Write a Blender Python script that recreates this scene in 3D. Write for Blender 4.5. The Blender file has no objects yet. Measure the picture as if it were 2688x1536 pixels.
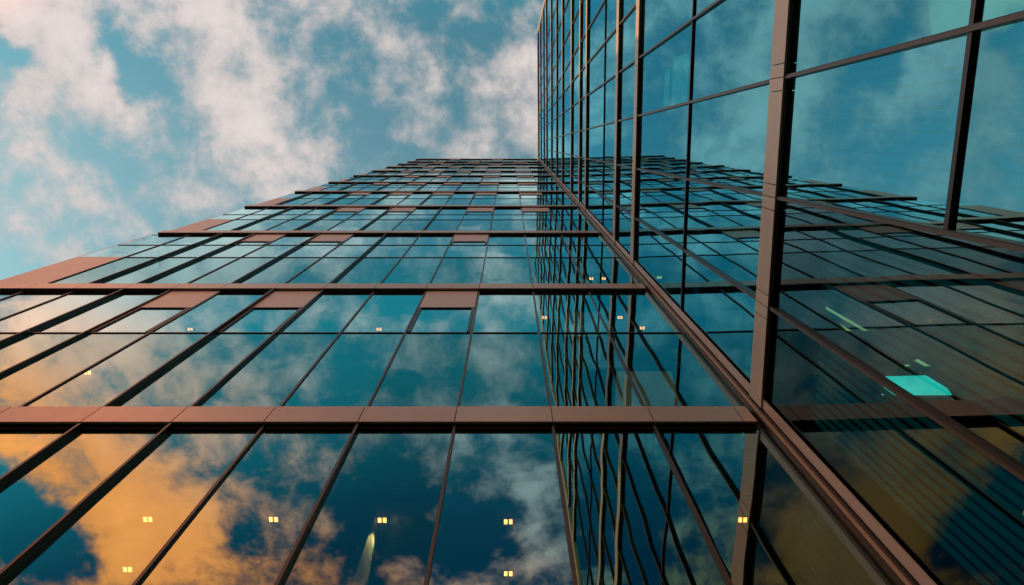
import bpy, math, random
from mathutils import Matrix, Vector

random.seed(7)
scene = bpy.context.scene
COL = scene.collection
EYE = 1.6                                   # camera height above the plaza

# ------------------------------------------------------------------ helpers
class MB:
    """collects boxes / prisms in local coordinates and links them as ONE mesh object"""
    def __init__(self):
        self.v, self.f, self.m = [], [], []
    def box(self, x0, x1, y0, y1, z0, z1, mi=0):
        b = len(self.v)
        self.v += [(x0, y0, z0), (x1, y0, z0), (x1, y1, z0), (x0, y1, z0),
                   (x0, y0, z1), (x1, y0, z1), (x1, y1, z1), (x0, y1, z1)]
        for q in ((0, 3, 2, 1), (4, 5, 6, 7), (0, 1, 5, 4), (1, 2, 6, 5), (2, 3, 7, 6), (3, 0, 4, 7)):
            self.f.append([b + i for i in q]); self.m.append(mi)
        return self
    def hexa(self, low, high, mi=0):
        """low, high: four corners each (counter-clockwise from above)"""
        b = len(self.v)
        self.v += list(low) + list(high)
        for q in ((0, 3, 2, 1), (4, 5, 6, 7), (0, 1, 5, 4), (1, 2, 6, 5), (2, 3, 7, 6), (3, 0, 4, 7)):
            self.f.append([b + i for i in q]); self.m.append(mi)
        return self
    def prism(self, poly, z0, z1, mi=0):
        n = len(poly); b = len(self.v)
        self.v += [(x, y, z0) for x, y in poly] + [(x, y, z1) for x, y in poly]
        self.f.append([b + n - 1 - i for i in range(n)]); self.m.append(mi)
        self.f.append([b + n + i for i in range(n)]); self.m.append(mi)
        for i in range(n):
            j = (i + 1) % n
            self.f.append([b + i, b + j, b + n + j, b + n + i]); self.m.append(mi)
        return self
    def build(self, name, mats, parent=None, bevel=0.0):
        me = bpy.data.meshes.new(name)
        me.from_pydata(self.v, [], self.f)
        for m in (mats if isinstance(mats, (list, tuple)) else [mats]):
            me.materials.append(m)
        me.polygons.foreach_set('material_index', self.m)
        me.update()
        o = bpy.data.objects.new(name, me)
        COL.objects.link(o)
        if parent:
            o.parent = parent
        if bevel:
            bv = o.modifiers.new('bevel', 'BEVEL'); bv.width = bevel; bv.segments = 2; bv.limit_method = 'ANGLE'
        return o

def empty(name, loc, rz=0.0):
    o = bpy.data.objects.new(name, None); COL.objects.link(o)
    o.empty_display_size = 0.3
    o.location = loc; o.rotation_euler = (0, 0, rz)
    return o

def tag(o, label=None, cat=None, group=None, kind=None):
    for k, v in (('label', label), ('category', cat), ('group', group), ('kind', kind)):
        if v: o[k] = v
    return o

# ---------------------------------------------------------------- materials
def new_mat(name):
    m = bpy.data.materials.new(name); m.use_nodes = True
    nt = m.node_tree; nt.nodes.clear()
    return m, nt, nt.nodes, nt.links

def math_node(nt, op, a, b=None, clamp=False):
    n = nt.nodes.new('ShaderNodeMath'); n.operation = op; n.use_clamp = clamp
    for i, s in enumerate((a, b)):
        if s is None: continue
        if isinstance(s, (int, float)): n.inputs[i].default_value = s
        else: nt.links.new(s, n.inputs[i])
    return n.outputs[0]

def vmath(nt, op, a, b=None):
    n = nt.nodes.new('ShaderNodeVectorMath'); n.operation = op
    for i, s in enumerate((a, b)):
        if s is None: continue
        if isinstance(s, (tuple, list)): n.inputs[i].default_value = s
        else: nt.links.new(s, n.inputs[i])
    return n.outputs['Value'] if op in ('LENGTH', 'DISTANCE', 'DOT_PRODUCT') else n.outputs[0]

def metal(name, col, rough, metallic, var=0.12, grain=0.03):
    """sheet metal: faint streaks along the weather side and fine surface grain"""
    m, nt, N, L = new_mat(name)
    out = N.new('ShaderNodeOutputMaterial'); p = N.new('ShaderNodeBsdfPrincipled')
    L.new(p.outputs[0], out.inputs[0])
    geo = N.new('ShaderNodeNewGeometry')
    big = N.new('ShaderNodeTexNoise'); big.inputs['Scale'].default_value = 0.9; big.inputs['Detail'].default_value = 5
    L.new(geo.outputs['Position'], big.inputs['Vector'])
    st = vmath(nt, 'MULTIPLY', geo.outputs['Position'], (14, 14, 1.2))
    fine = N.new('ShaderNodeTexNoise'); fine.inputs['Scale'].default_value = 1.0; fine.inputs['Detail'].default_value = 4
    L.new(st, fine.inputs['Vector'])
    k = math_node(nt, 'ADD', math_node(nt, 'MULTIPLY', big.outputs[0], var * 2), math_node(nt, 'MULTIPLY', fine.outputs[0], var))
    oi = N.new('ShaderNodeNewGeometry')
    k = math_node(nt, 'ADD', k, math_node(nt, 'MULTIPLY', oi.outputs['Random Per Island'], var * 0.8))
    k = math_node(nt, 'ADD', k, 1.0 - var * 1.9)
    mul = N.new('ShaderNodeVectorMath'); mul.operation = 'SCALE'
    mul.inputs[0].default_value = col; L.new(k, mul.inputs['Scale'])
    L.new(mul.outputs[0], p.inputs['Base Color'])
    p.inputs['Metallic'].default_value = metallic
    r = math_node(nt, 'ADD', math_node(nt, 'MULTIPLY', fine.outputs[0], 0.18), rough - 0.09)
    L.new(r, p.inputs['Roughness'])
    if grain:
        bp = N.new('ShaderNodeBump'); bp.inputs['Strength'].default_value = grain; bp.inputs['Distance'].default_value = 0.02
        nz = N.new('ShaderNodeTexNoise'); nz.inputs['Scale'].default_value = 60
        L.new(geo.outputs['Position'], nz.inputs['Vector']); L.new(nz.outputs[0], bp.inputs['Height']); L.new(bp.outputs[0], p.inputs['Normal'])
    return m

def plain(name, col, rough=0.7, var=0.15, scale=1.5):
    m, nt, N, L = new_mat(name)
    out = N.new('ShaderNodeOutputMaterial'); p = N.new('ShaderNodeBsdfPrincipled')
    L.new(p.outputs[0], out.inputs[0])
    geo = N.new('ShaderNodeNewGeometry'); nz = N.new('ShaderNodeTexNoise')
    nz.inputs['Scale'].default_value = scale; nz.inputs['Detail'].default_value = 6
    L.new(geo.outputs['Position'], nz.inputs['Vector'])
    k = math_node(nt, 'ADD', math_node(nt, 'MULTIPLY', nz.outputs[0], 2 * var), 1 - var)
    mul = N.new('ShaderNodeVectorMath'); mul.operation = 'SCALE'
    mul.inputs[0].default_value = col; L.new(k, mul.inputs['Scale'])
    L.new(mul.outputs[0], p.inputs['Base Color']); p.inputs['Roughness'].default_value = rough
    return m

def glow_mat(name, col, strength, uneven=0.0):
    m, nt, N, L = new_mat(name)
    out = N.new('ShaderNodeOutputMaterial'); e = N.new('ShaderNodeEmission')
    e.inputs[0].default_value = (*col, 1); e.inputs[1].default_value = strength
    if uneven:                               # noise makes the glow uneven
        geo = N.new('ShaderNodeNewGeometry'); nz = N.new('ShaderNodeTexNoise'); nz.inputs['Scale'].default_value = 2.2; nz.inputs['Detail'].default_value = 2
        L.new(geo.outputs['Position'], nz.inputs['Vector'])
        k = math_node(nt, 'ADD', math_node(nt, 'MULTIPLY', nz.outputs[0], uneven * 2), 1 - uneven)
        L.new(math_node(nt, 'MULTIPLY', k, strength), e.inputs[1])
    L.new(e.outputs[0], out.inputs[0])
    return m

def glass(name, tint, refl, wave, base=0.10, gain=1.15, ior=2.2):
    """coated facade glass: mirrors at grazing angles, shows the room behind when seen steeply; every
    pane sits a hair out of plane and is a little wavy, as float glass is"""
    m, nt, N, L = new_mat(name)
    out = N.new('ShaderNodeOutputMaterial')
    geo = N.new('ShaderNodeNewGeometry'); oi = N.new('ShaderNodeObjectInfo')
    rnd = N.new('ShaderNodeTexWhiteNoise'); rnd.noise_dimensions = '2D'
    cmb = N.new('ShaderNodeCombineXYZ'); L.new(oi.outputs['Random'], cmb.inputs[0]); L.new(geo.outputs['Random Per Island'], cmb.inputs[1])
    L.new(cmb.outputs[0], rnd.inputs['Vector'])
    tilt = vmath(nt, 'MULTIPLY', vmath(nt, 'SUBTRACT', rnd.outputs['Color'], (.5, .5, .5)), (.0042, .0042, .0042))
    pos = vmath(nt, 'ADD', vmath(nt, 'MULTIPLY', geo.outputs['Position'], (0.9, 0.9, 0.85)),
                vmath(nt, 'MULTIPLY', rnd.outputs['Color'], (40, 40, 40)))
    nz = N.new('ShaderNodeTexNoise'); nz.inputs['Scale'].default_value = 1.0; nz.inputs['Detail'].default_value = 1.5
    nz.inputs['Roughness'].default_value = 0.35
    L.new(pos, nz.inputs['Vector'])
    wv = vmath(nt, 'MULTIPLY', vmath(nt, 'SUBTRACT', nz.outputs['Color'], (.5, .5, .5)), (wave, wave, wave))
    nrm = vmath(nt, 'NORMALIZE', vmath(nt, 'ADD', geo.outputs['Normal'], vmath(nt, 'ADD', tilt, wv)))
    fr = N.new('ShaderNodeFresnel'); fr.inputs['IOR'].default_value = ior
    L.new(nrm, fr.inputs['Normal'])
    fac = math_node(nt, 'ADD', math_node(nt, 'MULTIPLY', fr.outputs[0], gain), base, clamp=True)
    fac = math_node(nt, 'ADD', fac, math_node(nt, 'MULTIPLY', math_node(nt, 'SUBTRACT', rnd.outputs['Value'], .5), .10))
    fac = math_node(nt, 'MULTIPLY', fac, math_node(nt, 'SUBTRACT', 1.0, geo.outputs['Backfacing']))
    gl = N.new('ShaderNodeBsdfGlossy'); gl.inputs['Color'].default_value = (*refl, 1); gl.inputs['Roughness'].default_value = 0.004
    L.new(nrm, gl.inputs['Normal'])
    tr = N.new('ShaderNodeBsdfTransparent'); tr.inputs['Color'].default_value = (*tint, 1)
    mix = N.new('ShaderNodeMixShader')
    L.new(fac, mix.inputs[0]); L.new(tr.outputs[0], mix.inputs[1]); L.new(gl.outputs[0], mix.inputs[2])
    L.new(mix.outputs[0], out.inputs[0])
    return m

BRONZE = metal('bronze_sheet', (0.48, 0.395, 0.315), 0.36, 0.38, 0.10)
PANEL = metal('pale_bronze_panel', (0.52, 0.485, 0.465), 0.42, 0.25, 0.07)
BLADE = metal('dark_bronze', (0.075, 0.065, 0.06), 0.4, 0.4, 0.1)
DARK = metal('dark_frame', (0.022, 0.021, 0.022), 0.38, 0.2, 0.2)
JAMB = metal('greyed_bronze', (0.44, 0.40, 0.39), 0.42, 0.25, 0.06)
GLASS_A = glass('tower_glass', (0.42, 0.62, 0.60), (0.55, 0.96, 1.0), 0.016, base=.15, gain=1.12)
GLASS_A2 = glass('tower_glass_upper', (0.42, 0.62, 0.60), (0.60, 0.96, 1.0), 0.014, base=.30, gain=1.15)
GLASS_B = glass('wing_glass', (0.06, 0.72, 0.95), (0.27, 0.86, 1.0), 0.008, base=.28, gain=1.0)
GLASS_C = glass('wing_glass_dimmed', (0.10, 0.60, 0.66), (0.55, 0.90, 1.0), 0.008, base=.0, gain=.62)  # wing glass copy, mirroring weakened to keep the panes by the corner dark
SLAB = plain('ceiling_board', (0.30, 0.33, 0.30), 0.8)
SLAB_LIGHT = plain('white_ceiling', (0.5, 0.53, 0.53), 0.8)
CORE = plain('room_wall', (0.16, 0.20, 0.19), 0.8)
GRILLE = plain('ceiling_slats', (0.42, 0.45, 0.45), 0.5)
def fabric(name, col):
    m, nt, N, L = new_mat(name)
    out = N.new('ShaderNodeOutputMaterial'); d = N.new('ShaderNodeBsdfDiffuse'); t = N.new('ShaderNodeBsdfTranslucent'); x = N.new('ShaderNodeMixShader')
    d.inputs[0].default_value = (*col, 1); t.inputs[0].default_value = (*col, 1); x.inputs[0].default_value = .45
    L.new(d.outputs[0], x.inputs[1]); L.new(t.outputs[0], x.inputs[2]); L.new(x.outputs[0], out.inputs[0])
    return m
BLIND = fabric('blind_fabric', (0.78, 0.84, 0.84))
PAVE = plain('plaza_paving', (0.055, 0.052, 0.05), 0.85, 0.3, 0.6)
WARM = glow_mat('warm_lamp', (1.0, 0.215, 0.05), 20)
CREAM = glow_mat('cream_ceiling_glow', (11.0, 0.75, 0.28), 1.1, .6)  # emission stands in for light falling on cream ceilings
PALE = glow_mat('pale_room_glow', (7.0, 0.42, 0.1), .6, .6)  # emission stands in for a lit room with a yellowish wall
SOFT = glow_mat('soft_ceiling_glow', (1.0, 0.62, 0.34), .22, .6)  # faint emission put where the tower ceilings look softly lit
DIM = glow_mat('dim_light_panel', (9.0, 0.8, 0.4), .34, .7)
CYAN = glow_mat('cyan_light_panel', (0.6, 1.0, 0.68), 1.4, .5)
HOUSING = plain('lamp_housing', (0.12, 0.12, 0.12), 0.5)

# ------------------------------------------------------------------- camera
R = ((0.9999917632231589, -0.0010392850217777762, -0.003923438859114747),
     (0.00011825035195306595, 0.973710669763013, -0.22778831753739906),
     (0.004057031265835431, 0.22778597734783454, 0.973702772421338))
cam = bpy.data.cameras.new('camera'); co = bpy.data.objects.new('camera', cam); COL.objects.link(co)
rx, ry, rz_ = (Vector(r) for r in R)
co.matrix_world = Matrix(((rx.x, -ry.x, -rz_.x, 0), (rx.y, -ry.y, -rz_.y, 0), (rx.z, -ry.z, -rz_.z, EYE), (0, 0, 0, 1)))
cam.sensor_width = 36; cam.lens = 1875 / 2688 * 36; cam.clip_end = 2000; cam.clip_start = 0.05
scene.camera = co

# ------------------------------------------------------------------- ground
g = MB(); g.box(-700, 700, -700, 700, -0.5, 0.0)
tag(g.build('ground', PAVE), kind='structure')

# ------------------------------------------------- office tower (ledged one)
tower = empty('office_tower', (-5.0, 4.15, 0))
tag(tower, 'tall glass office tower with horizontal bronze ledges at every storey', 'building')
TX, TY = -5.0, 4.15
def tb(o):                                   # parts are modelled in world metres, the parent sits at the tower's foot
    o.matrix_parent_inverse = Matrix.Translation((-TX, -TY, 0)); return o

LZ = [z + EYE for z in (9.245, 17.576, 27.169, 36.358, 44.696, 52.337, 59.45, 65.731, 71.964, 77.691, 82.857, 89.262)]
JX = {-10: -12.2, -9: -10.957, -8: -9.707, -7: -8.514, -6: -7.257, -5: -5.933, -4: -4.684, -3: -3.405, -2: -2.101,
      -1: -0.758, 0: 0.608, 1: 2.016}
LEFT = [-13.75, -13.6, -13.45, -13.45, -13.35, -13.13, -12.84, -12.53, -12.21, -11.93, -11.61, -11.47]
FACE = 0.55; YF = 4.0; YG = 4.093; RIGHT = 3.46
NROW = len(LZ)

for k, z in enumerate(LZ):
    mb = MB()
    xs = [LEFT[k]] + [x for i, x in sorted(JX.items()) if x > LEFT[k] + 0.4] + ([3.27] if k < 6 else []) + [RIGHT]
    for a, b in zip(xs[:-1], xs[1:]):
        mb.box(a + .007, b - .007, YF, YF + .03, z, z + FACE, 0)
        mb.box(a + .007, b - .007, YF + .03, YG + .12, z + FACE - .03, z + FACE, 0)
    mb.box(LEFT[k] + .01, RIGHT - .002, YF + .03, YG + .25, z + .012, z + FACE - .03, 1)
    mb.box(LEFT[k] + .02, RIGHT - .004, YF + .055, YF + .062, z + .004, z + .012, 1)      # drip bead under the soffit
    tb(mb.build('ledge', [BRONZE, DARK], tower))

PANELS = {0: (-7, -5, -2), 1: (-8, -6, -2), 2: (-7, -5, -2, 0), 3: (-8, -6, -4, -2, 0), 4: (-8, -6, -4, -2, 0),
          5: (-7, -5, -2, 0), 6: (-8, -6, -4, -2, 0), 7: (-7, -5, -3, 0), 8: (-8, -6, -2), 9: (-7, -4, 0), 10: (-6, -2)}
def depth(row, i):                            # how far each mullion blade stands in front of the glass
    if row < 0: return .08 if i in (-6, -5, -4) else .065 if i == -2 else .036
    if row == 0: return {-8: .082, -7: .06, -5: .085, -4: .06}.get(i, .024)
    if row == 1: return .08 if (i % 2 == 0 and -9 < i < -3) or i == -9 else .025
    return .076 if (i + row) % 2 == 1 and i < 0 else .025
SPLIT = {-1: (), 0: (.526,), 1: (.467, .733), 2: (.461, .67), 3: (.54,)}

def storey(row):
    z0 = 0.0 if row < 0 else LZ[row] + FACE
    z1 = LZ[row + 1]
    return z0, z1

def bays(row):
    left = -13.7 if row < 2 else LEFT[row + 1] + .02
    xs = [(None, left)] + [(i, x) for i, x in sorted(JX.items()) if x > left + .3] + [(2, 3.52)]
    return list(zip(xs[:-1], xs[1:]))

def frame_geo(mb, row, i, x0, x1, cuts, z0, z1):
    if i is not None:                        # mullion blade on the bay's left joint
        d = depth(row, i)
        mb.box(x0 - .02, x0 + .02, YG - d + .008, YG + .03, z0, z1, 0)
        mb.box(x0 - .018, x0 + .018, YG - d, YG - d + .007, z0, z1, 1)
        if d > .044:
            for zc in cuts:                  # bright sleeve where the blade is spliced
                mb.box(x0 - .024, x0 + .024, YG - d + .012, YG - d + .03, zc - .025, zc + .025, 2)
    for zc in cuts:
        mb.box(x0 + .032, x1 - .032, YG - .018, YG + .03, zc - .022, zc + .022, 0)
    mb.box(x0 + .032, x1 - .032, YG - .012, YG + .03, z1 - .05, z1 + .008, 0)
    mb.box(x0 + .032, x1 - .032, YG - .012, YG + .03, z0 - .005, z0 + .03, 0)

def pane_box(mb, x0, x1, za, zb):
    mb.box(x0, x1, YG, YG + .012, za, zb, 0)

far_f, far_g, far_p = MB(), MB(), MB()
ALU = metal('clip_metal', (0.75, 0.75, 0.72), 0.35, 0.8, 0.05)
for row in range(-1, NROW - 1):
    z0, z1 = storey(row); h = z1 - z0
    for (i, x0), (j, x1) in bays(row):
        split = SPLIT.get(row, (.5, .7))
        cuts = [z0 + h * s for s in split] if row >= 0 else [z0 + 3.6]
        has = row >= 0 and i in PANELS[row]
        corner = i is None
        top = z1 - (1.68 if row < 3 else 1.4) if has else z1
        near = row <= 4 and not (row == 4 and i is None)
        fr = MB() if near else far_f
        cc = [c for c in cuts if c < top - .15]
        frame_geo(fr, row, i, x0, x1, cc, z0, z1)
        if has:
            fr.box(x0 + .032, x1 - .032, YG - .03, YG + .03, top - .045, top, 0)
            # opening light: its sash stands a little proud inside the bay
            for a, b in ((x0 + .034, x0 + .10), (x1 - .10, x1 - .034)):
                fr.box(a, b, YG - .03, YG + .02, cc[-1] + .024, top - .047, 0)
        w = fr.build('window', [DARK, BLADE, ALU], tower) if near else None
        if near: tb(w)
        edges = [z0 + .025] + cc + [top - .02]
        for n, (za, zb) in enumerate(zip(edges[:-1], edges[1:])):
            solid = corner and ((row >= 0 and n == 0) or (row in (1, 2) and n == 1 and False))
            if solid:
                pm = MB() if near else far_p
                pm.box(x0, x1 - .03, YG - .02, YG + .06, za, zb - .02, 0)
                if near:
                    o = pm.build('spandrel_panel', PANEL, w); o.matrix_parent_inverse = tower_inv if False else Matrix.Translation((0, 0, 0))
            else:
                gm = MB() if near else far_g
                pane_box(gm, x0 + .02, x1 - .02, za, zb)
                if near: gm.build('pane', GLASS_A2 if row >= 0 and n else GLASS_A, w)
        if has:
            pm = MB() if near else far_p
            pm.box(x0 + .033, x1 - .033, YG - .02, YG + .06, top + .002, z1, 0)
            if near: pm.build('vent_panel', PANEL, w)
tag(tb(far_f.build('window_frame', [DARK, BLADE, ALU], tower)), kind='stuff')
tag(tb(far_g.build('window_pane', GLASS_A2, tower)), kind='stuff')
tag(tb(far_p.build('vent_panel', PANEL, tower)), kind='stuff')

# floors, ceilings, back wall, side walls and roof of the tower
for k, z in enumerate(LZ):
    mb = MB()
    mb.box(-13.5 if k < 5 else LEFT[k] + .1, 3.55, YG + .26, 12.0, z - .02, z + FACE - .04, 0)
    if k < NROW - 1:
        zm = z + FACE + (LZ[k + 1] - z - FACE) * (.47 if k else .44)
        mb.box(-13.4 if k < 5 else LEFT[k + 1] + .1, 3.55, YG + .42, 12.0, zm - .25, zm + .15, 0)
    tb(mb.build('floor_slab', SLAB, tower))
mb = MB(); mb.box(-13.3, 3.6, 12.01, 12.4, 0, LZ[-1] + .4); tb(mb.build('rear_wall', CORE, tower))
mb = MB()
prev = 0.0
for k, z in enumerate(LZ):
    xl = -13.7 if k < 3 else LEFT[k] + .02
    mb.hexa([(xl - .12, YG + .02, prev), (xl, YG + .02, prev), (xl, 12.0, prev), (xl - .12, 12.0, prev)],
            [(xl - .12, YG + .02, z), (xl, YG + .02, z), (xl, 12.0, z), (xl - .12, 12.0, z)])
    prev = z
tb(mb.build('side_wall', PANEL, tower))
mb = MB(); mb.box(LEFT[-1], 3.55, YG + .26, 12.4, LZ[-1] + FACE + .01, LZ[-1] + FACE + .4); tb(mb.build('roof', DARK, tower))
# slatted ceiling strips just behind the lowest glass
mb = MB()
for n in range(15):
    y = YG + .32 + n * .055
    mb.box(-13.0, 3.4, y, y + .022, LZ[0] - .10, LZ[0] - .03)
tb(mb.build('ceiling_grille', GRILLE, tower))
# partition walls inside the two lowest storeys
mb = MB()
for x in (-10.9, -5.9, -1.95, 0.65):
    mb.box(x - .06, x + .06, YG + 1.28, 12.0, 0, LZ[0] - .06)
    mb.box(x - .06, x + .06, YG + 1.5, 12.0, LZ[0] + FACE, LZ[1] - .06)
tb(mb.build('partition', CORE, tower))

# ------------------------------------------------- glass wing (finned one)
PSI = math.radians(0.9102)
wing = empty('office_wing', (0, 0, 0), -PSI)
tag(wing, 'glass office wing on the right with long bronze fins across its windows', 'building')
B0 = 3.522                                   # front plane of the fins, glass stands 80 mm behind
XG = B0 + .08
FIN_H, FIN_D = .49, .15
S_END = 3.98
def s_far(z): return -14.1 + .04 * (z - EYE)
FINS = [z * 4 + EYE for z in (2.381, 5.077, 6.0, 8.40, 9.18, 10.42, 12.2, 13.7, 15.4, 17.4, 18.8, 20.6, 22.25)]
THIN = [z * 4 * 1.0128 + EYE for z in (0.35, 1.435, 3.61, 6.85)]
TOPZ = FINS[-1] + FIN_H + .05
# rails: (offset along the wall at eye level, lean per metre of height)
RAILS = [(2.372, .0113), (.769, .0225), (-.854, .032), (-2.422, .0345), (-4.093, .0431), (-5.97, .0568), (-7.9, .062), (-9.9, .064), (-11.9, .062)]
def rail_s(r, z): return (RAILS[r][0] * 1.0 + RAILS[r][1] * (z - EYE)) * 1.009
def wz(z): return z

for n, z in enumerate(FINS):
    mb = MB()
    sf = s_far(z)
    cuts = [sf]
    for r in range(len(RAILS) - 1, -1, -1):
        s = rail_s(r, z)
        if n == 0: cuts += [s - .17, s + .0, s + .17]
        elif n < 5: cuts += [s - .2, s + .2]
        else: cuts += [s]
    cuts = sorted(c for c in cuts if sf - .01 <= c < S_END - .1) + [S_END]
    cl = [cuts[0]]
    for c in cuts[1:]:
        if c - cl[-1] > .1: cl.append(c)
    for a, b in zip(cl[:-1], cl[1:]):
        mb.box(B0, B0 + .03, a + .006, b - .006, z, z + FIN_H, 0)
        mb.box(B0 + .03, XG + .1, a + .006, b - .006, z + FIN_H - .03, z + FIN_H, 0)
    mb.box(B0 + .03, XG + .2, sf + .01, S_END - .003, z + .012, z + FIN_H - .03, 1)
    mb.box(B0 + .052, B0 + .058, sf + .02, S_END - .01, z + .004, z + .012, 0)
    mb.build('fin', [BRONZE, DARK], wing)

for z in THIN:
    mb = MB()
    mb.box(XG - .035, XG + .03, s_far(z), rail_s(1, z) if z == THIN[1] else 4.1, z - .03, z + .03, 0)
    mb.build('transom', DARK, wing)

for r in range(len(RAILS)):
    mb = MB()
    zs = sorted(FINS) + [0.0, TOPZ]
    lev = [0.0] + sorted(FINS)
    for n, za in enumerate(lev):
        zb = (lev[n + 1] if n + 1 < len(lev) else TOPZ) - .002
        za = za + (FIN_H + .002 if n else 0)
        if zb - za < .1: continue
        w = .026 if r < 6 else .022
        def q(z):
            s = rail_s(r, z)
            return [(XG - .05, s - w, z), (XG + .03, s - w, z), (XG + .03, s + w, z), (XG - .05, s + w, z)]
        if rail_s(r, za) > s_far(za) + .1:
            mb.hexa(q(za), q(zb), 0)
            def q2(z):
                s = rail_s(r, z)
                return [(XG - .056, s - w * .45, z), (XG - .05, s - w * .45, z), (XG - .05, s + w * .95, z), (XG - .056, s + w * .95, z)]
            mb.hexa(q2(za), q2(zb), 1)
    mb.build('rail', [DARK, BLADE], wing)

# panes between fins / transoms and rails
LEV = sorted([(z - .0, z + FIN_H, 'fin') for z in FINS] + [(z - .03, z + .03, 'thin') for z in THIN])
LEV = [(0, 0, 'g')] + LEV
far_b = MB()
for n in range(len(LEV) - 1):
    za, zb = LEV[n][1] + .004, LEV[n + 1][0] - .004
    for r in range(-1, len(RAILS)):
        if r < 1 and LEV[n + 1][0] == THIN[1] - .03: continue      # these panes run full height past the transom
        if r < 1 and LEV[n][1] == THIN[1] + .03: za = LEV[n - 1][1] + .004
        else: za = LEV[n][1] + .004
        def hi(z): return 4.12 if r < 0 else rail_s(r, z) - .02
        def lo(z): return s_far(z) + .03 if r == len(RAILS) - 1 else max(rail_s(r + 1, z) + .02, s_far(z) + .03)
        if hi(za) - lo(za) < .15 or hi(zb) - lo(zb) < .1: continue
        near = za < 30
        m = MB() if near else far_b
        m.hexa([(XG, lo(za), za), (XG + .012, lo(za), za), (XG + .012, hi(za), za), (XG, hi(za), za)],
               [(XG, lo(zb), zb), (XG + .012, lo(zb), zb), (XG + .012, hi(zb), zb), (XG, hi(zb), zb)])
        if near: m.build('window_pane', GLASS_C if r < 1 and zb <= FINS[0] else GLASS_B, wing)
tag(far_b.build('window_pane', GLASS_B, wing), kind='stuff')

# bronze cover strips of the inner corner and of the free end
mb = MB(); mb.box(B0 + .03, B0 + .05, 3.85, 3.985, 0, FINS[0] - .002)
z_prev = FINS[0]
for z in FINS[1:] + [TOPZ]:
    mb.box(B0 + .03, B0 + .05, 3.85, 3.985, z_prev + FIN_H + .004, z - .004); z_prev = z
mb.build('corner_jamb', JAMB, wing)
mb = MB(); mb.box(B0 - .03, B0 + .0, 4.03, 4.07, 0, TOPZ, 0)
mb.box(B0 - .005, XG + .02, 4.0, 4.03, 0, TOPZ, 1); mb.box(B0 - .06, B0 - .03, 4.062, 4.16, 0, TOPZ, 1)
mb.build('corner_angle', [BRONZE, DARK], wing)
mb = MB()
zz = [0.0] + FINS + [TOPZ]
for a, b in zip(zz[:-1], zz[1:]):
    a2 = a + (.04 if a > 0 else 0)
    def e(z, zz_): return [(B0 - .01, s_far(z) - .42, zz_), (XG + .3, s_far(z) - .42, zz_), (XG + .3, s_far(z) - .02, zz_), (B0 - .01, s_far(z) - .02, zz_)]
    mb.hexa(e(a2, a2 + .01), e(b, b - .02))
mb.build('end_trim', BRONZE, wing)
mb = MB(); mb.hexa([(XG + .2, s_far(0), 0), (12, s_far(0), 0), (12, s_far(0) + .2, 0), (XG + .2, s_far(0) + .2, 0)],
                   [(XG + .2, s_far(TOPZ), TOPZ), (12, s_far(TOPZ), TOPZ), (12, s_far(TOPZ) + .2, TOPZ), (XG + .2, s_far(TOPZ) + .2, TOPZ)])
mb.build('end_wall', CORE, wing)
mb = MB(); mb.box(11.5, 12, -14, 12.2, 0, TOPZ - .1); mb.box(3.88, 11.49, 12.0, 12.2, 0, TOPZ - .1); mb.build('rear_wall', CORE, wing)
mb = MB(); mb.box(3.70, 3.86, 4.35, 11.9, 0, TOPZ - .1); mb.build('party_wall', CORE, wing)
mb = MB(); mb.box(XG - .1, 12.3, s_far(TOPZ) - .05, 12.0, TOPZ + .0, TOPZ + .4); mb.build('roof', DARK, wing)
for z in FINS + [THIN[2], THIN[3]]:
    isf = z in FINS
    mb = MB(); mb.box(XG + (.21 if isf else .30), 11.49, s_far(z) + .3, 11.9, z - .12, z + (FIN_H - .04 if isf else .18))
    mb.build('floor_slab', CORE if z == FINS[0] else SLAB_LIGHT, wing)
mb = MB()
for s in (-5.6, -2.4, .8):
    mb.box(XG + 1.2, 11.49, s - .07, s + .07, 0, FINS[0] - .13)
    mb.box(XG + 1.0, 11.49, s - .07, s + .07, FINS[0] + FIN_H, THIN[2] - .13)
    mb.box(XG + 1.0, 11.49, s - .07, s + .07, THIN[2] + .19, FINS[1] - .13)
mb.build('partition', CORE, wing)

# ------------------------------------------------------------ vertical blinds
def to_world(x, y, z):
    c, s = math.cos(-PSI), math.sin(-PSI)
    return (x * c - y * s, x * s + y * c, z)
def blind(s0, s1, z0, z1, label):
    b = empty('window_blind', to_world(XG + .14, (s0 + s1) / 2, z0), -PSI)
    tag(b, label, 'blind', 'vertical blinds behind the wing glass')
    L_ = s1 - s0
    m = MB(); m.box(-.025, .03, -L_ / 2, L_ / 2, z1 - z0 - .045, z1 - z0); m.build('head_rail', HOUSING, b)
    m = MB(); n = int(L_ / .105)
    for q in range(n):
        y = -L_ / 2 + .05 + q * .105
        m.hexa([(-.012, y - .034, 0), (.0, y - .036, 0), (.012, y + .034, 0), (.0, y + .036, 0)],
               [(-.012, y - .034, z1 - z0 - .05), (.0, y - .036, z1 - z0 - .05), (.012, y + .034, z1 - z0 - .05), (.0, y + .036, z1 - z0 - .05)])
    m.build('slats', BLIND, b)
blind(1.02, 2.36, 4.2, 9.95, 'vertical slatted blind behind the third pane out from the corner, below the big fin')
blind(2.62, 3.72, 4.2, 9.95, 'vertical slatted blind behind the wing pane nearest the corner, below the big fin')
blind(-.62, .72, 7.72, 9.98, 'vertical slatted blind behind the large blue pane right of the big fin')
blind(-.75, .62, 3.4, 7.15, 'vertical slatted blind behind the blue pane at the right edge of the photo')

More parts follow.
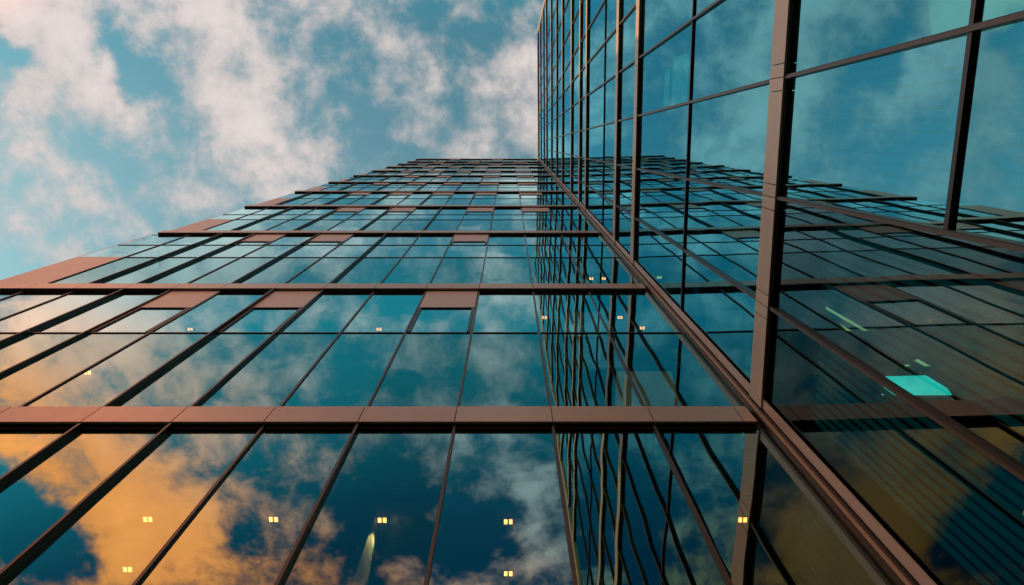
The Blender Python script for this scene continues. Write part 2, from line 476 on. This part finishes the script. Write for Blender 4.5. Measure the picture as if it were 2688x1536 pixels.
# ---------------------------------------------------------------- lamps
def downlight(x, y, z, label, r=.024):
    b = empty('ceiling_lamp', (x, y, z)); tag(b, label, 'lamp', 'twin warm downlights in the office ceilings')
    m = MB(); m.box(-.075, .075, -.045, .045, -.012, 0); m.build('lamp_housing', HOUSING, b)
    for sx in (-1, 1):
        m = MB(); m.box(sx * .036 - r, sx * .036 + r, -.036, .036, -.022, -.0125); m.build('lamp_lens', WARM, b)
zc = LZ[0] - .105 + .0
for x, y, t in ((-5.156, 5.48, 'in the brightest orange cloud reflection below the lowest ledge'), (-3.365, 5.483, 'below the lowest ledge, just right of the orange cloud reflection'),
                (-1.814, 5.497, 'below the lowest ledge, at the top of the pale wedge of light'), (-0.012, 5.523, 'upper one in the darkest blue pane below the lowest ledge'),
                (3.345, 5.498, 'below the lowest ledge, beside the reflected bronze fin'),
                (-5.543, 6.286, 'at the bottom edge, in the orange cloud reflection'), (-2.066, 6.335, 'at the bottom edge, at the foot of the pale wedge of light'),
                (-0.013, 6.363, 'at the bottom edge, lower one in the darkest blue pane')):
    downlight(x, y, LZ[0] - .022, 'twin warm downlight, ' + t)
zc = LZ[1] - .022
for x, y, t in ((-8.124, 5.064, 'just over the transom, farthest left'), (-3.317, 5.064, 'over the transom, left of the bronze vent panel'), (.899, 4.755, 'where the reflected fins start'),
                (2.821, 4.755, 'between two reflected wide fins'), (3.4, 5.035, 'just over the transom nearest the corner')):
    downlight(x, y, zc, 'warm downlight above the lowest ledge, ' + t)
zm = LZ[0] + FACE + (LZ[1] - LZ[0] - FACE) * .44 - .25 - .002
for x, y, t in ((-8.04, 4.6, 'far left'), (2.22, 5.22, 'left of the corner mullion'), (2.65, 5.22, 'right of the corner mullion')):
    downlight(x, y, zm, 'small warm downlight in the lower panes above the lowest ledge, ' + t)
zm = LZ[1] + FACE + (LZ[2] - LZ[1] - FACE) * .47 - .25 - .002
for x, y, t in ((2.6, 4.72, 'left one'), (3.0, 4.72, 'right one')):
    downlight(x, y, zm, 'warm downlight just over the second ledge near the corner, ' + t)

def ceiling_glow(poly, z, mat, label):  # glowing slab; cream, pale and soft ones stand in for lit room surfaces
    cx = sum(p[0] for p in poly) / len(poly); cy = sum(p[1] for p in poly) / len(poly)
    b = empty('ceiling_glow', (cx, cy, z)); tag(b, label, 'light', 'lit ceiling panels inside the offices')
    m = MB(); m.prism([(x - cx, y - cy) for x, y in poly], -.035, -.012); m.build('glow_face', mat, b)
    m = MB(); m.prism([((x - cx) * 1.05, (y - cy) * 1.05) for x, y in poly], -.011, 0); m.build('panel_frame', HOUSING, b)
zP = FINS[0] - .122
k = (zP - .03 - EYE) / 9.0
def P(*pts): 
    out = [(x * k, y * k) for x, y in pts]
    a = sum(out[i][0] * out[(i + 1) % len(out)][1] - out[(i + 1) % len(out)][0] * out[i][1] for i in range(len(out)))
    return out if a > 0 else out[::-1]
ceiling_glow(P((5.01, 3.52), (5.95, 3.52), (5.72, 3.24), (5.02, 3.26)), zP, CYAN, 'bright cyan lit ceiling panel seen through the lower right glass')
ceiling_glow(P((4.11, 2.3), (4.21, 2.28), (4.87, 2.62), (4.43, 2.62)), zP, CREAM, 'glowing patch standing in for lit cream ceiling, just right of the big fin')
ceiling_glow(P((5.26, 3.11), (5.45, 3.0), (5.72, 3.11)), zP, CREAM, 'small glowing patch standing in for lit cream ceiling, above the cyan panel')

ceiling_glow([(5.17, -1.55), (6.36, -1.77), (6.45, -1.25), (5.29, -1.04)], zP, PALE, 'pale yellow glow standing for a lit room at the upper right corner of the photo')
zR = LZ[1] - .022
ceiling_glow([(1.45, 4.62), (2.35, 4.62), (2.35, 5.25), (1.45, 5.25)], zR, SOFT, 'soft glow standing for lit cream ceiling between the reflected wide fins above the lowest ledge')
zS = LZ[0] + FACE + (LZ[1] - LZ[0] - FACE) * .44 - .252
ceiling_glow([(2.05, 4.58), (3.1, 4.58), (3.3, 5.3), (2.05, 5.3)], zS, SOFT, 'soft glow standing for lit cream ceiling in the corner bay just above the lowest ledge')
zQ = FINS[1] - .122
ceiling_glow([(4.43, -1.8), (4.84, -1.9), (4.85, -.63), (4.44, -.51)], zQ, DIM, 'broad cream lit ceiling panel high in the wing, left of the big fin')
ceiling_glow([(4.22, -1.47), (4.35, -1.5), (4.34, -.55), (4.22, -.52)], zQ, DIM, 'narrow pale lit ceiling strip high in the wing, left of the broad cream panel')
# wall washer by the third downlight: throws the pale wedge on the partition
wl = bpy.data.lights.new('wall_washer', 'SPOT'); wl.energy = 230; wl.color = (1, .40, .13); wl.spot_size = math.radians(52); wl.spot_blend = .25; wl.shadow_soft_size = .03
wo = bpy.data.objects.new('wall_washer', wl); COL.objects.link(wo); wo.location = (-1.80, 5.62, LZ[0] - .07)

# ------------------------------------------------------------------ daylight
SUN_EL = math.radians(11)
sun_az = Vector((-.937, .35))
sd = Vector((sun_az.x * math.cos(SUN_EL), sun_az.y * math.cos(SUN_EL), math.sin(SUN_EL)))
sl = bpy.data.lights.new('sun', 'SUN'); sl.energy = 5.0; sl.angle = math.radians(.5); sl.color = (1.0, .50, .16)
so = bpy.data.objects.new('sun', sl); COL.objects.link(so)
so.rotation_euler = sd.to_track_quat('Z', 'Y').to_euler(); so.location = (-60, 40, 60)

w = bpy.data.worlds.new('World'); scene.world = w; w.use_nodes = True
nt = w.node_tree; N, L = nt.nodes, nt.links; N.clear()
out = N.new('ShaderNodeOutputWorld'); bg = N.new('ShaderNodeBackground'); L.new(bg.outputs[0], out.inputs[0])
tc = N.new('ShaderNodeTexCoord')
sky = N.new('ShaderNodeTexSky'); sky.sky_type = 'NISHITA'; sky.sun_disc = False
sky.sun_elevation = SUN_EL; sky.sun_rotation = math.atan2(sd.x, sd.y); sky.air_density = 1.0; sky.dust_density = 1.0; sky.ozone_density = 1.0
L.new(tc.outputs['Generated'], sky.inputs['Vector'])
sep = N.new('ShaderNodeSeparateXYZ'); L.new(tc.outputs['Generated'], sep.inputs[0])
iz = math_node(nt, 'DIVIDE', 1.0, math_node(nt, 'MAXIMUM', sep.outputs[2], .12))
cx = math_node(nt, 'MULTIPLY', sep.outputs[0], iz); cy = math_node(nt, 'MULTIPLY', sep.outputs[1], iz)
pv = N.new('ShaderNodeCombineXYZ'); L.new(cx, pv.inputs[0]); L.new(cy, pv.inputs[1])
def ramp(a, b, fac, frm, to):
    r = N.new('ShaderNodeMapRange'); r.interpolation_type = 'SMOOTHSTEP'
    r.inputs['From Min'].default_value = frm; r.inputs['From Max'].default_value = to; L.new(fac, r.inputs['Value'])
    x = N.new('ShaderNodeMix'); x.data_type = 'RGBA'; L.new(r.outputs[0], x.inputs['Factor'])
    for slot, v in ((6, a), (7, b)):
        if isinstance(v, tuple): x.inputs[slot].default_value = (*v, 1)
        else: L.new(v, x.inputs[slot])
    return x.outputs[2]
P0 = pv.outputs[0]
def noise(vec, scale, detail, rough, off=(0, 0, 0), distort=0.0):
    n = N.new('ShaderNodeTexNoise'); n.inputs['Scale'].default_value = scale; n.inputs['Detail'].default_value = detail
    n.inputs['Roughness'].default_value = rough; n.inputs['Distortion'].default_value = distort
    L.new(vmath(nt, 'ADD', vec, off), n.inputs['Vector']); return n
wn = noise(P0, 9, 5, .6, (3.1, 7.7, 1))
wob = vmath(nt, 'MULTIPLY', vmath(nt, 'SUBTRACT', wn.outputs['Color'], (.5, .5, .5)), (.11, .11, 0))
PW = vmath(nt, 'ADD', P0, wob)
BLOBS = [
(-0.639,-0.129,0.098,1),(-0.601,-0.069,0.079,1),(-0.672,0.01,0.07,0.6),(-0.531,-0.022,0.059,1.2),(-0.578,-0.037,0.058,0.7),(-0.423,-0.13,0.072,0.9),
(-0.381,-0.059,0.058,0.9),(-0.335,-0.105,0.057,0.7),(-0.354,-0.001,0.065,0.9),(-0.319,0.048,0.077,0.9),(-0.392,0.059,0.055,0.7),
(-0.248,-0.13,0.062,0.45),(-0.308,-0.033,0.053,0.5),(-0.653,0.07,0.05,0.5),(-0.512,-0.094,0.05,-1.9),(-0.493,-0.069,0.039,-1.4),
(-0.671,-0.094,0.029,-1.5),(-0.538,0.032,0.038,-0.7),(-0.101,-0.064,0.029,0.55),(-0.144,-0.048,0.032,0.4),(-0.009,-0.069,0.058,0.55),
(0.013,-0.022,0.054,0.6),(-0.048,0.01,0.06,0.5),(-0.113,-0.006,0.032,0.45),(0.024,0.031,0.033,0.4),(-0.211,-0.006,0.065,-0.9),(-0.078,-0.12,0.067,-1),
(-0.22,-0.059,0.048,-0.3),(-0.579,0.154,0.017,0.6),(-0.7,0.188,0.029,0.25),(-0.597,0.103,0.084,0.15),(-0.273,0.103,0.067,0.35),
(-0.606,-0.295,0.203,0.85),(-0.478,-0.194,0.156,0.7),(-0.582,-0.58,0.215,0.35),(-0.635,-0.295,0.083,0.5),(-0.709,-0.32,0.048,0.5),
(-0.547,-0.295,0.048,0.5),(-0.555,-0.212,0.052,0.5),(-0.48,-0.212,0.041,0.5),(-0.352,-0.188,0.04,0.4),(-0.637,-0.188,0.063,0.7),
(-0.47,-0.171,0.034,-0.5),(-0.404,-0.194,0.046,0.7),(-0.29,-0.194,0.046,0.5),(-0.181,-0.194,0.052,-0.3),(-0.677,-0.265,0.065,0.9),
(-0.56,-0.253,0.059,0.8),(-0.717,-0.376,0.073,1),(-0.57,-0.338,0.066,0.8),(-0.592,-0.369,0.037,-0.9),(-0.502,-0.357,0.049,0.6),
(-0.47,-0.395,0.055,-0.8),(-0.381,-0.326,0.048,0.6),(-0.398,-0.388,0.049,0.7),(-0.287,-0.338,0.048,0.45),(-0.213,-0.271,0.041,0.4),
(-0.236,-0.37,0.055,-1.2),(-0.099,-0.357,0.037,0.65),(-0.124,-0.401,0.037,0.6),(-0.028,-0.326,0.054,0.6),(-0.01,-0.389,0.043,0.6),
(-0.156,-0.376,0.034,-1.2),(0.037,-0.338,0.03,-0.6),(-0.706,-0.498,0.083,1.1),(-0.75,-0.472,0.05,0.7),(-0.612,-0.479,0.057,1),(-0.658,-0.552,0.065,1),
(-0.76,-0.572,0.078,-1.4),(-0.757,-0.635,0.086,-1.4),(-0.555,-0.459,0.044,0.8),(-0.507,-0.466,0.035,-0.9),(-0.53,-0.505,0.019,-0.6),
(-0.474,-0.499,0.045,0.3),(-0.537,-0.566,0.084,1.1),(-0.603,-0.6,0.072,1.1),(-0.679,-0.656,0.06,-1),(-0.524,-0.621,0.093,1.2),
(-0.594,-0.685,0.081,1.1),(-0.453,-0.593,0.043,0.4),(-0.417,-0.614,0.046,-0.6),(-0.485,-0.671,0.06,0.7),(-0.382,-0.601,0.039,-0.5),
(-0.351,-0.566,0.085,-0.7),(-0.338,-0.472,0.038,0.6),(-0.291,-0.486,0.038,0.5),(-0.383,-0.499,0.038,-0.4),(-0.323,-0.519,0.032,0.4),
(-0.19,-0.573,0.124,-1.7),(-0.107,-0.473,0.038,0.6),(-0.121,-0.519,0.039,0.5),(-0.041,-0.466,0.032,-0.6),(-0.048,-0.608,0.073,-1.7),
(0.039,-0.533,0.045,0.7),(0.033,-0.622,0.046,0.5),(-0.245,-0.671,0.06,0.4),
]
acc = None
for (bx, by, br, ba) in BLOBS:
    d = vmath(nt, 'DISTANCE', PW, (bx, by, 0))
    mr = N.new('ShaderNodeMapRange'); mr.interpolation_type = 'SMOOTHSTEP'
    mr.inputs['From Min'].default_value = br * 1.35; mr.inputs['From Max'].default_value = 0
    mr.inputs['To Min'].default_value = 0; mr.inputs['To Max'].default_value = ba
    L.new(d, mr.inputs['Value'])
    acc = mr.outputs[0] if acc is None else math_node(nt, 'ADD', acc, mr.outputs[0])
f1 = noise(P0, 14, 10, .61, (1.7, 4.2, 0), .12)
f2 = noise(P0, 4.5, 6, .55, (8.7, 2.2, 0))
nn = math_node(nt, 'ADD', .10, math_node(nt, 'ADD', math_node(nt, 'MULTIPLY', math_node(nt, 'SUBTRACT', f1.outputs[0], .5), 3.9),
               math_node(nt, 'MULTIPLY', math_node(nt, 'SUBTRACT', f2.outputs[0], .5), .9)))
# unseen cloud banks low all round, added as warm fill on the bronze
low = N.new('ShaderNodeMapRange'); low.interpolation_type = 'SMOOTHSTEP'
low.inputs['From Min'].default_value = .62; low.inputs['From Max'].default_value = .25
low.inputs['To Min'].default_value = 0; low.inputs['To Max'].default_value = .8
L.new(sep.outputs[2], low.inputs['Value'])
dens = math_node(nt, 'ADD', math_node(nt, 'ADD', math_node(nt, 'MULTIPLY', acc, .62), nn), low.outputs[0])
cov = N.new('ShaderNodeMapRange'); cov.interpolation_type = 'SMOOTHSTEP'
cov.inputs['From Min'].default_value = -.38; cov.inputs['From Max'].default_value = 1.12
L.new(dens, cov.inputs['Value'])
# cloud colour: lit pinkish white overhead, amber towards the low sunset-facing clouds
warm = N.new('ShaderNodeMapRange'); warm.interpolation_type = 'SMOOTHSTEP'
warm.inputs['From Min'].default_value = .45; warm.inputs['From Max'].default_value = .98
L.new(math_node(nt, 'ADD', math_node(nt, 'MULTIPLY', cy, -.95), math_node(nt, 'MULTIPLY', cx, -.62)), warm.inputs['Value'])
ccol_out = ramp(ramp((.73, .655, .635), (1.9, .86, .62), warm.outputs[0], 0, .45), (3.4, .82, .20), warm.outputs[0], .4, 1.0)
thickn = N.new('ShaderNodeMapRange'); thickn.inputs['From Min'].default_value = -.2; thickn.inputs['From Max'].default_value = 1.7
thickn.inputs['To Min'].default_value = .62; thickn.inputs['To Max'].default_value = 1.22
L.new(math_node(nt, 'ADD', math_node(nt, 'MULTIPLY', dens, .55), math_node(nt, 'MULTIPLY', noise(P0, 10, 6, .6, (5.5, .7, 3)).outputs[0], .7)), thickn.inputs['Value'])
lowc = N.new('ShaderNodeMix'); lowc.data_type = 'RGBA'; L.new(low.outputs[0], lowc.inputs['Factor'])
L.new(ccol_out, lowc.inputs[6]); lowc.inputs[7].default_value = (1.55, 1.06, .78, 1)
csc = N.new('ShaderNodeVectorMath'); csc.operation = 'SCALE'; L.new(lowc.outputs[2], csc.inputs[0]); L.new(thickn.outputs[0], csc.inputs['Scale'])
skm = vmath(nt, 'MULTIPLY', sky.outputs[0], (.10, .10, .10))
toward = math_node(nt, 'SUBTRACT', cy, math_node(nt, 'MULTIPLY', cx, .15))
t1 = ramp(ramp((2.7, 3.6, 2.75), (1.5, 3.0, 2.5), toward, .18, -.14), (.45, 3.5, 2.75), toward, -.10, -.24)
t2 = ramp(t1, (.10, .95, 1.1), toward, -.26, -.66)
tint = vmath(nt, 'MULTIPLY', skm, t2)
fin = N.new('ShaderNodeMix'); fin.data_type = 'RGBA'
L.new(cov.outputs[0], fin.inputs['Factor']); L.new(tint, fin.inputs[6]); L.new(csc.outputs[0], fin.inputs[7])
L.new(fin.outputs[2], bg.inputs[0]); bg.inputs[1].default_value = 1.0
w.cycles.sampling_method = 'MANUAL'; w.cycles.sample_map_resolution = 512

# -------------------------------------------------------------------- render
scene.view_settings.view_transform = 'Standard'; scene.view_settings.look = 'None'
scene.view_settings.exposure = 0; scene.view_settings.gamma = 1
c = scene.cycles
c.max_bounces = 8; c.diffuse_bounces = 2; c.glossy_bounces = 6; c.transparent_max_bounces = 24
c.caustics_reflective = False; c.caustics_refractive = False; c.sample_clamp_indirect = 6
c.use_denoising = True
